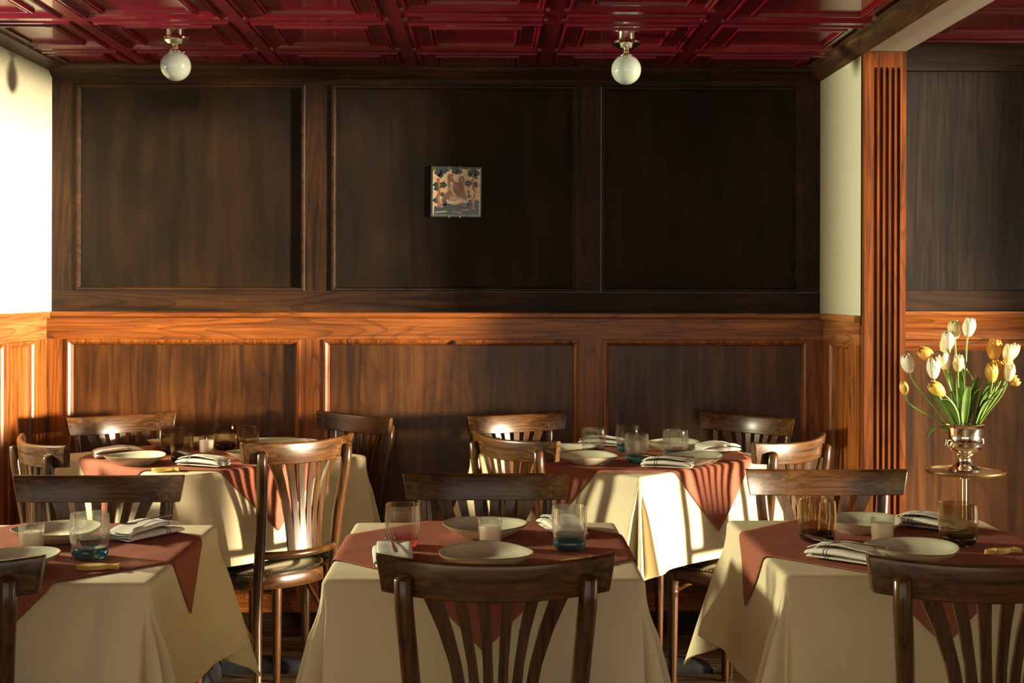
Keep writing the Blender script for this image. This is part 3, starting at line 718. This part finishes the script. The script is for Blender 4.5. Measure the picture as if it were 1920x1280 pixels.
# votive glasses with candles standing in them
t = thing('votive_holder', '', 'candle holder', group='votive holders')
b = MB(); b.lathe([(.0005, 0), (.021, 0), (.0225, .003), (.0262, .062), (.0258, .0635), (.0245, .063), (.0215, .010), (.0005, .008)], 32); b.obj('holder_glass', M['glass'], t, smooth=50)
KV = Kind(t)
t = thing('candle', '', 'candle', group='white votive candles')
b = MB(); b.lathe([(.0005, .0085), (.0195, .0085), (.0205, .012), (.0218, .046), (.0205, .0485), (.006, .0475), (.0005, .0475)], 28); b.obj('wax_body', M['wax'], t, smooth=50)
b = MB(); b.tube([(0, 0, .047), (.001, 0, .052), (.0005, .0005, .057)], .0008, 6); b.obj('wick', M['wick'], t)
KC = Kind(t)
for x, y, wh in ((.0, 2.815, 'the middle front table'), (-.958, 2.745, 'the left front table'), (.858, 2.845, 'the right front table'), (-.957, 4.42, 'the back left table'), (.498, 4.39, 'the back right table')):
    KV.put((x, y, TT), 0, 'small clear votive glass holding a candle on %s' % wh); KC.put((x, y, TT), 0, 'short white candle inside the votive glass on %s' % wh)
# napkins folded in three with rounded folds
def build_napkin():
    w_, th, L_ = .038, .0072, .080
    path = []
    z = .004
    for lay in range(4):
        sgn = 1 if lay % 2 == 0 else -1
        ww = w_*(1-.04*lay)
        for k in range(7): path.append((sgn*(-ww+2*ww*k/6)*.93, z + .0015*math.sin(k*.9+lay)))
        if lay < 3:
            for k in range(1, 5):
                a = -PI/2+PI*k/5; path.append((sgn*(ww*.93+.0052*math.cos(a)), z+th/2+th/2*math.sin(a)))
            z += th
    b = MB(); rows = []
    for i in range(15):
        v = -1+2*i/14; k = 1+.05*math.sin(v*2+1); f = 1-.32*max(0, abs(v)-.75)/.25
        rows.append([(p[0]*k, v*L_+p[0]*.06, .0035+(p[1]-.002)*f*(1+.25*math.exp(-((v-.1)/.5)**2))) for p in path])
    b.quadgrid(rows)
    o = b.obj('napkin', M['napkin'], smooth=70, solid=.0022, subsurf=1); tag(o, '', 'napkin', 'striped folded napkins'); return Kind(o)
def build_fork():
    b = MB()
    b.tube([(0, -.085, .003), (0, -.05, .0035), (0, 0, .005), (0, .030, .004)], [.0048, .0046, .0026, .0030], 10, flat=.35)
    b.tube([(0, .030, .0040), (0, .038, .0035), (0, .046, .0035), (0, .052, .004)], [.003, .0095, .0105, .0105], 12, flat=.16)
    for k in range(4):
        x = -.0090+.006*k; b.tube([(x, .050, .004), (x, .070, .0060), (x*.96, .090, .0105)], [.0019, .0017, .0008], 8)
    o = b.obj('fork', M['steel'], smooth=50); tag(o, '', 'fork', 'steel forks'); return Kind(o)
KN, KF = build_napkin(), build_fork()
for x, y, rz, fork, wh in (
    (-.200, 2.68, .08, True, 'at the left edge of the middle front table'),
    (.165, 3.01, .25, False, 'behind the blue based tumbler on the middle front table'),
    (-.775, 2.95, -.55, True, 'at the right of the left front table'),
    (.735, 2.68, .85, True, 'in the near left corner of the right front table'),
    (1.03, 3.05, .85, False, 'behind the dark tumbler on the right front table'),
    (-1.235, 4.36, -1.15, False, 'at the left corner of the back left table'),
    (-.905, 4.13, 1.15, True, 'at the near corner of the back left table'),
    (-.660, 4.56, -1.2, False, 'at the far right edge of the back left table'),
    (-.955, 4.72, .2, False, 'at the far corner of the back left table'),
    (.555, 4.09, 1.25, True, 'at the near corner of the back right table'),
    (.775, 4.50, -1.1, False, 'at the far right edge of the back right table'),
    (.400, 4.68, 1.2, False, 'at the far corner of the back right table')):
    KN.put((x, y, TT), rz, 'white folded napkin with dark stripes %s' % wh)
    if fork: KF.put((x, y, TT+.0325), rz+(PI+.1 if wh == 'at the right of the left front table' else .08), 'steel fork lying on the napkin %s' % wh)
# small wooden fish
b = MB(); out = []
for k in range(15):
    s = k/14; out.append((-.042+.062*s, .0145*math.sin(PI*min(1, s*.93+.02))**.7))
out += [(.028, .006), (.042, .015), (.040, .0), (.042, -.014), (.028, -.006)] + [(p[0], -p[1]) for p in reversed(out[:15])]
b.prism(out, 'z', 0, .009); o = b.obj('wooden_fish', M['ply'], bevel=.001); tag(o, '', 'table marker', 'wooden fish on the tables'); KW = Kind(o)
KW.put((-.777, 2.605, TT), .12, 'small golden wooden fish on the left front table')
KW.put((.178, 2.655, TT), .5, 'small golden wooden fish half hidden by the crest of the middle front chair')
KW.put((1.085, 2.755, TT), .3, 'small golden wooden fish on the right front table')
KW.put((-.995, 4.02, TT), .1, 'small golden wooden fish on the back left table')

# ------------------------------------------------------------------ tray stand, urn and tulips
VX, VY, VZ = 1.522, 4.17, .742
t = thing('tray_stand', 'slim stand with a round brass rimmed tray beside the fluted post', 'stand', (VX, VY, 0))
b = MB(); b.lathe([(.0005, VZ), (.113, VZ), (.117, VZ+.003), (.117, VZ-.003), (.04, VZ-.008), (.0005, VZ-.008)], 56); tro = b.obj('tray', M['tray'], t, smooth=40)
b = MB(); b.lathe([(.117, VZ+.003), (.120, VZ+.007), (.1235, VZ+.007), (.125, VZ+.003), (.122, VZ-.003), (.117, VZ-.003), (.117, VZ+.003)], 56); b.obj('tray_rim', M['brass'], tro, smooth=40)
b = MB(); b.tube([(0, 0, .12), (0, 0, VZ-.006)], .0085, 16); b.lathe([(.018, VZ-.02), (.02, VZ-.008)], 16); b.obj('pole', M['nickel'], t, smooth=40)
for k in range(3):
    a = k*2*PI/3+.3; b = MB(); b.tube([(.006*math.cos(a), .006*math.sin(a), .13), (.05*math.cos(a), .05*math.sin(a), .10), (.12*math.cos(a), .12*math.sin(a), .03), (.15*math.cos(a), .15*math.sin(a), .007)], .007, 10); b.obj('leg', M['nickel'], t, smooth=40)
VT = VZ+.001
t = thing('urn_vase', 'silver urn vase with small scroll handles standing on the round tray', 'vase', (VX, VY, VT), .35)
b = MB(); b.lathe([(.0005, .0), (.044, 0), (.046, .004), (.044, .010), (.036, .014), (.030, .020), (.022, .030), (.018, .042), (.021, .052), (.026, .056), (.026, .060), (.036, .066), (.046, .076), (.049, .086), (.048, .094), (.050, .098), (.047, .102), (.046, .120), (.049, .142), (.058, .151), (.066, .154), (.067, .157), (.064, .158), (.055, .155), (.046, .145), (.042, .12), (.040, .09), (.0005, .085)], 48, rf=lambda a, z: 1.15)
b.obj('urn_body', M['silver'], t, smooth=40)
for s in (-1, 1):
    b = MB(); b.tube([(s*.046, 0, .096), (s*.058, 0, .106), (s*.070, 0, .102), (s*.072, 0, .090), (s*.062, 0, .080), (s*.048, 0, .078)], [.004, .005, .0055, .0055, .005, .004], 10); b.obj('handle', M['silver'], t, smooth=50)
def bloom_mesh(mat, open_=0.0, ln=.060, r=.021):
    b = MB()
    for layer in range(2):
        for k in range(3):
            a0 = k*2*PI/3+layer*PI/3; rows = []
            for i in range(9):
                v = i/8; row = []
                rr = r*(math.sin(PI*(.10+.72*v))**.8)*(1+open_*v*1.2) - layer*.0012
                wdt = math.radians(66)*(1-.02*v)*(1-max(0, v-.62)/.38)**.55 if v < 1 else .02
                for j in range(7):
                    q = -1+2*j/6; a = a0+q*wdt
                    rj = rr*(1-.06*q*q); row.append((rj*math.cos(a), rj*math.sin(a), ln*v - .004*q*q*v))
                rows.append(row)
            b.quadgrid(rows)
    return b
def tulip(bx, by, bz, mat, tip, label, leaf=False, ln=.061, r=.021, open_=0.0, side=None):
    t = thing('tulip', label, 'tulip', (VX, VY, VT), 0, 'tulips in the urn')
    t.location = (VX, VY, VT)
    P = Vector((bx, by, bz)); d = Vector(tip).normalized()
    s0 = Vector((max(-.03, min(.03, bx*.18)), max(-.026, min(.026, by*.2)), .10)); c1 = s0 + Vector((bx*.15, by*.15, .09)); c2 = P - d*.07
    pts = []
    for i in range(13):
        s = i/12; pts.append(s0*(1-s)**3 + c1*3*s*(1-s)**2 + c2*3*s*s*(1-s) + P*s**3)
    b = MB(); b.tube(pts, [.0034]*10+[.003, .003, .0032], 8); b.obj('stem', M['stem'], t, smooth=60)
    b = bloom_mesh(mat, open_, ln, r); o = b.obj('bloom', M[mat], t, smooth=70, solid=.0008)
    o.location = P - d*.001; o.rotation_euler = d.to_track_quat('Z', 'Y').to_euler()
    if leaf:
        b = MB(); rows = []
        q0 = pts[1]; sd = Vector(side)
        for i in range(11):
            s = i/10; c = q0 + sd*s*(1.0) + Vector((0, 0, .09*math.sin(PI*s*.6)*1.0)); wd = .014*math.sin(PI*(s*.93+.05))**.7
            n_ = Vector((-sd.y, sd.x, 0)).normalized() if sd.xy.length > .001 else Vector((1, 0, 0))
            n_ = (n_*.8 + Vector((.5, 0, .2))).normalized()
            rows.append([c-n_*wd, c-n_*wd*.5+Vector((0, .003, -.002)), c+Vector((0, .005, -.003)), c+n_*wd*.5+Vector((0, .003, -.002)), c+n_*wd])
        b.quadgrid(rows); b.obj('leaf', M['leaf'], t, smooth=70, solid=.0008, subsurf=1)
def zz(py): return H-(py-545)/590-VT
def xx(p): return (p-1817)/590
# base of each bloom: x, depth, height
for (px, dy, pyb, mat, tip, lab, lf, kw) in (
    (1716, .02, 698, 'petal_white', (-.25, 0, 1), 'white tulip farthest out on the upper left of the bunch', None, {}),
    (1754, -.02, 671, 'petal_orange', (-.9, -.1, .55), 'orange tulip leaning left above a cream one', None, {}),
    (1748, -.05, 706, 'petal_white', (-.1, -.1, 1), 'tall cream tulip right below the orange leaning one', (-.10, -.02, .04), {'ln': .066}),
    (1776, -.03, 690, 'petal_white', (-.45, -.2, 1), 'white open tulip left of centre', (-.02, -.045, .13), {'open_': .15}),
    (1790, .02, 654, 'petal_white', (-.05, 0, 1), 'white tulip below the two tallest ones', (-.03, .03, .11), {}),
    (1791, .05, 668, 'petal_cream', (0, .1, 1), 'greenish cream tulip tucked behind a white one', None, {'r': .018}),
    (1804, .03, 634, 'petal_cream', (-.05, 0, 1), 'cream tulip, second tallest of the bunch', (-.05, -.03, .05), {}),
    (1822, .0, 629, 'petal_white', (.15, 0, 1), 'cream white tulip, the tallest of the bunch', (.03, -.04, .10), {}),
    (1793, -.05, 693, 'petal_cream', (0, -.1, 1), 'small cream tulip in the middle of the bunch', (.0, -.05, .07), {'r': .018, 'ln': .054}),
    (1764, -.06, 736, 'petal_yellow', (-.8, -.2, .6), 'yellow orange tulip drooping left below the cream ones', (-.08, -.05, .03), {}),
    (1703, .0, 739, 'petal_yellow', (-.15, 0, 1), 'yellow tulip half hidden by the fluted post', (-.09, -.02, -.09), {'r': .014, 'ln': .042}),
    (1828, .04, 694, 'petal_cream', (-.75, 0, .65), 'narrow green yellow bud nodding right of the centre', (.03, -.05, .06), {'r': .009, 'ln': .046}),
    (1879, .03, 674, 'petal_orange', (.05, 0, 1), 'large orange tulip at the top right of the bunch', (.05, .03, .10), {'r': .025, 'ln': .068}),
    (1897, .0, 678, 'petal_cream', (.15, 0, 1), 'cream tulip right of the large orange one', (.035, -.05, .085), {'r': .018}),
    (1908, .03, 675, 'petal_cream', (.5, 0, 1), 'pale tulip leaning out at the right edge of the photo', None, {'r': .017}),
    (1857, -.05, 713, 'petal_yellow', (-.05, -.1, 1), 'yellow tulip with green streaks, left of the peach one', (.06, -.04, .05), {}),
    (1872, -.03, 712, 'petal_orange', (.05, -.1, 1), 'open peach orange tulip in the right cluster', None, {'r': .025, 'open_': .12, 'ln': .068}),
    (1884, -.06, 711, 'petal_cream', (.15, -.1, 1), 'pale yellow tulip in front of the peach one', (.045, -.04, .03), {'r': .019, 'ln': .058}),
    (1901, .02, 702, 'petal_yellow', (.1, 0, 1), 'yellow tulip at the right below the cream ones', (.08, .02, .08), {'r': .017}),
    (1890, -.05, 716, 'petal_orange', (.8, -.2, .45), 'small frilled orange tulip lowest at the right', (.07, .0, .03), {'open_': .35, 'ln': .034, 'r': .015})):
    tulip(xx(px), dy, zz(pyb), mat, tip, lab, lf is not None, side=lf, **kw)
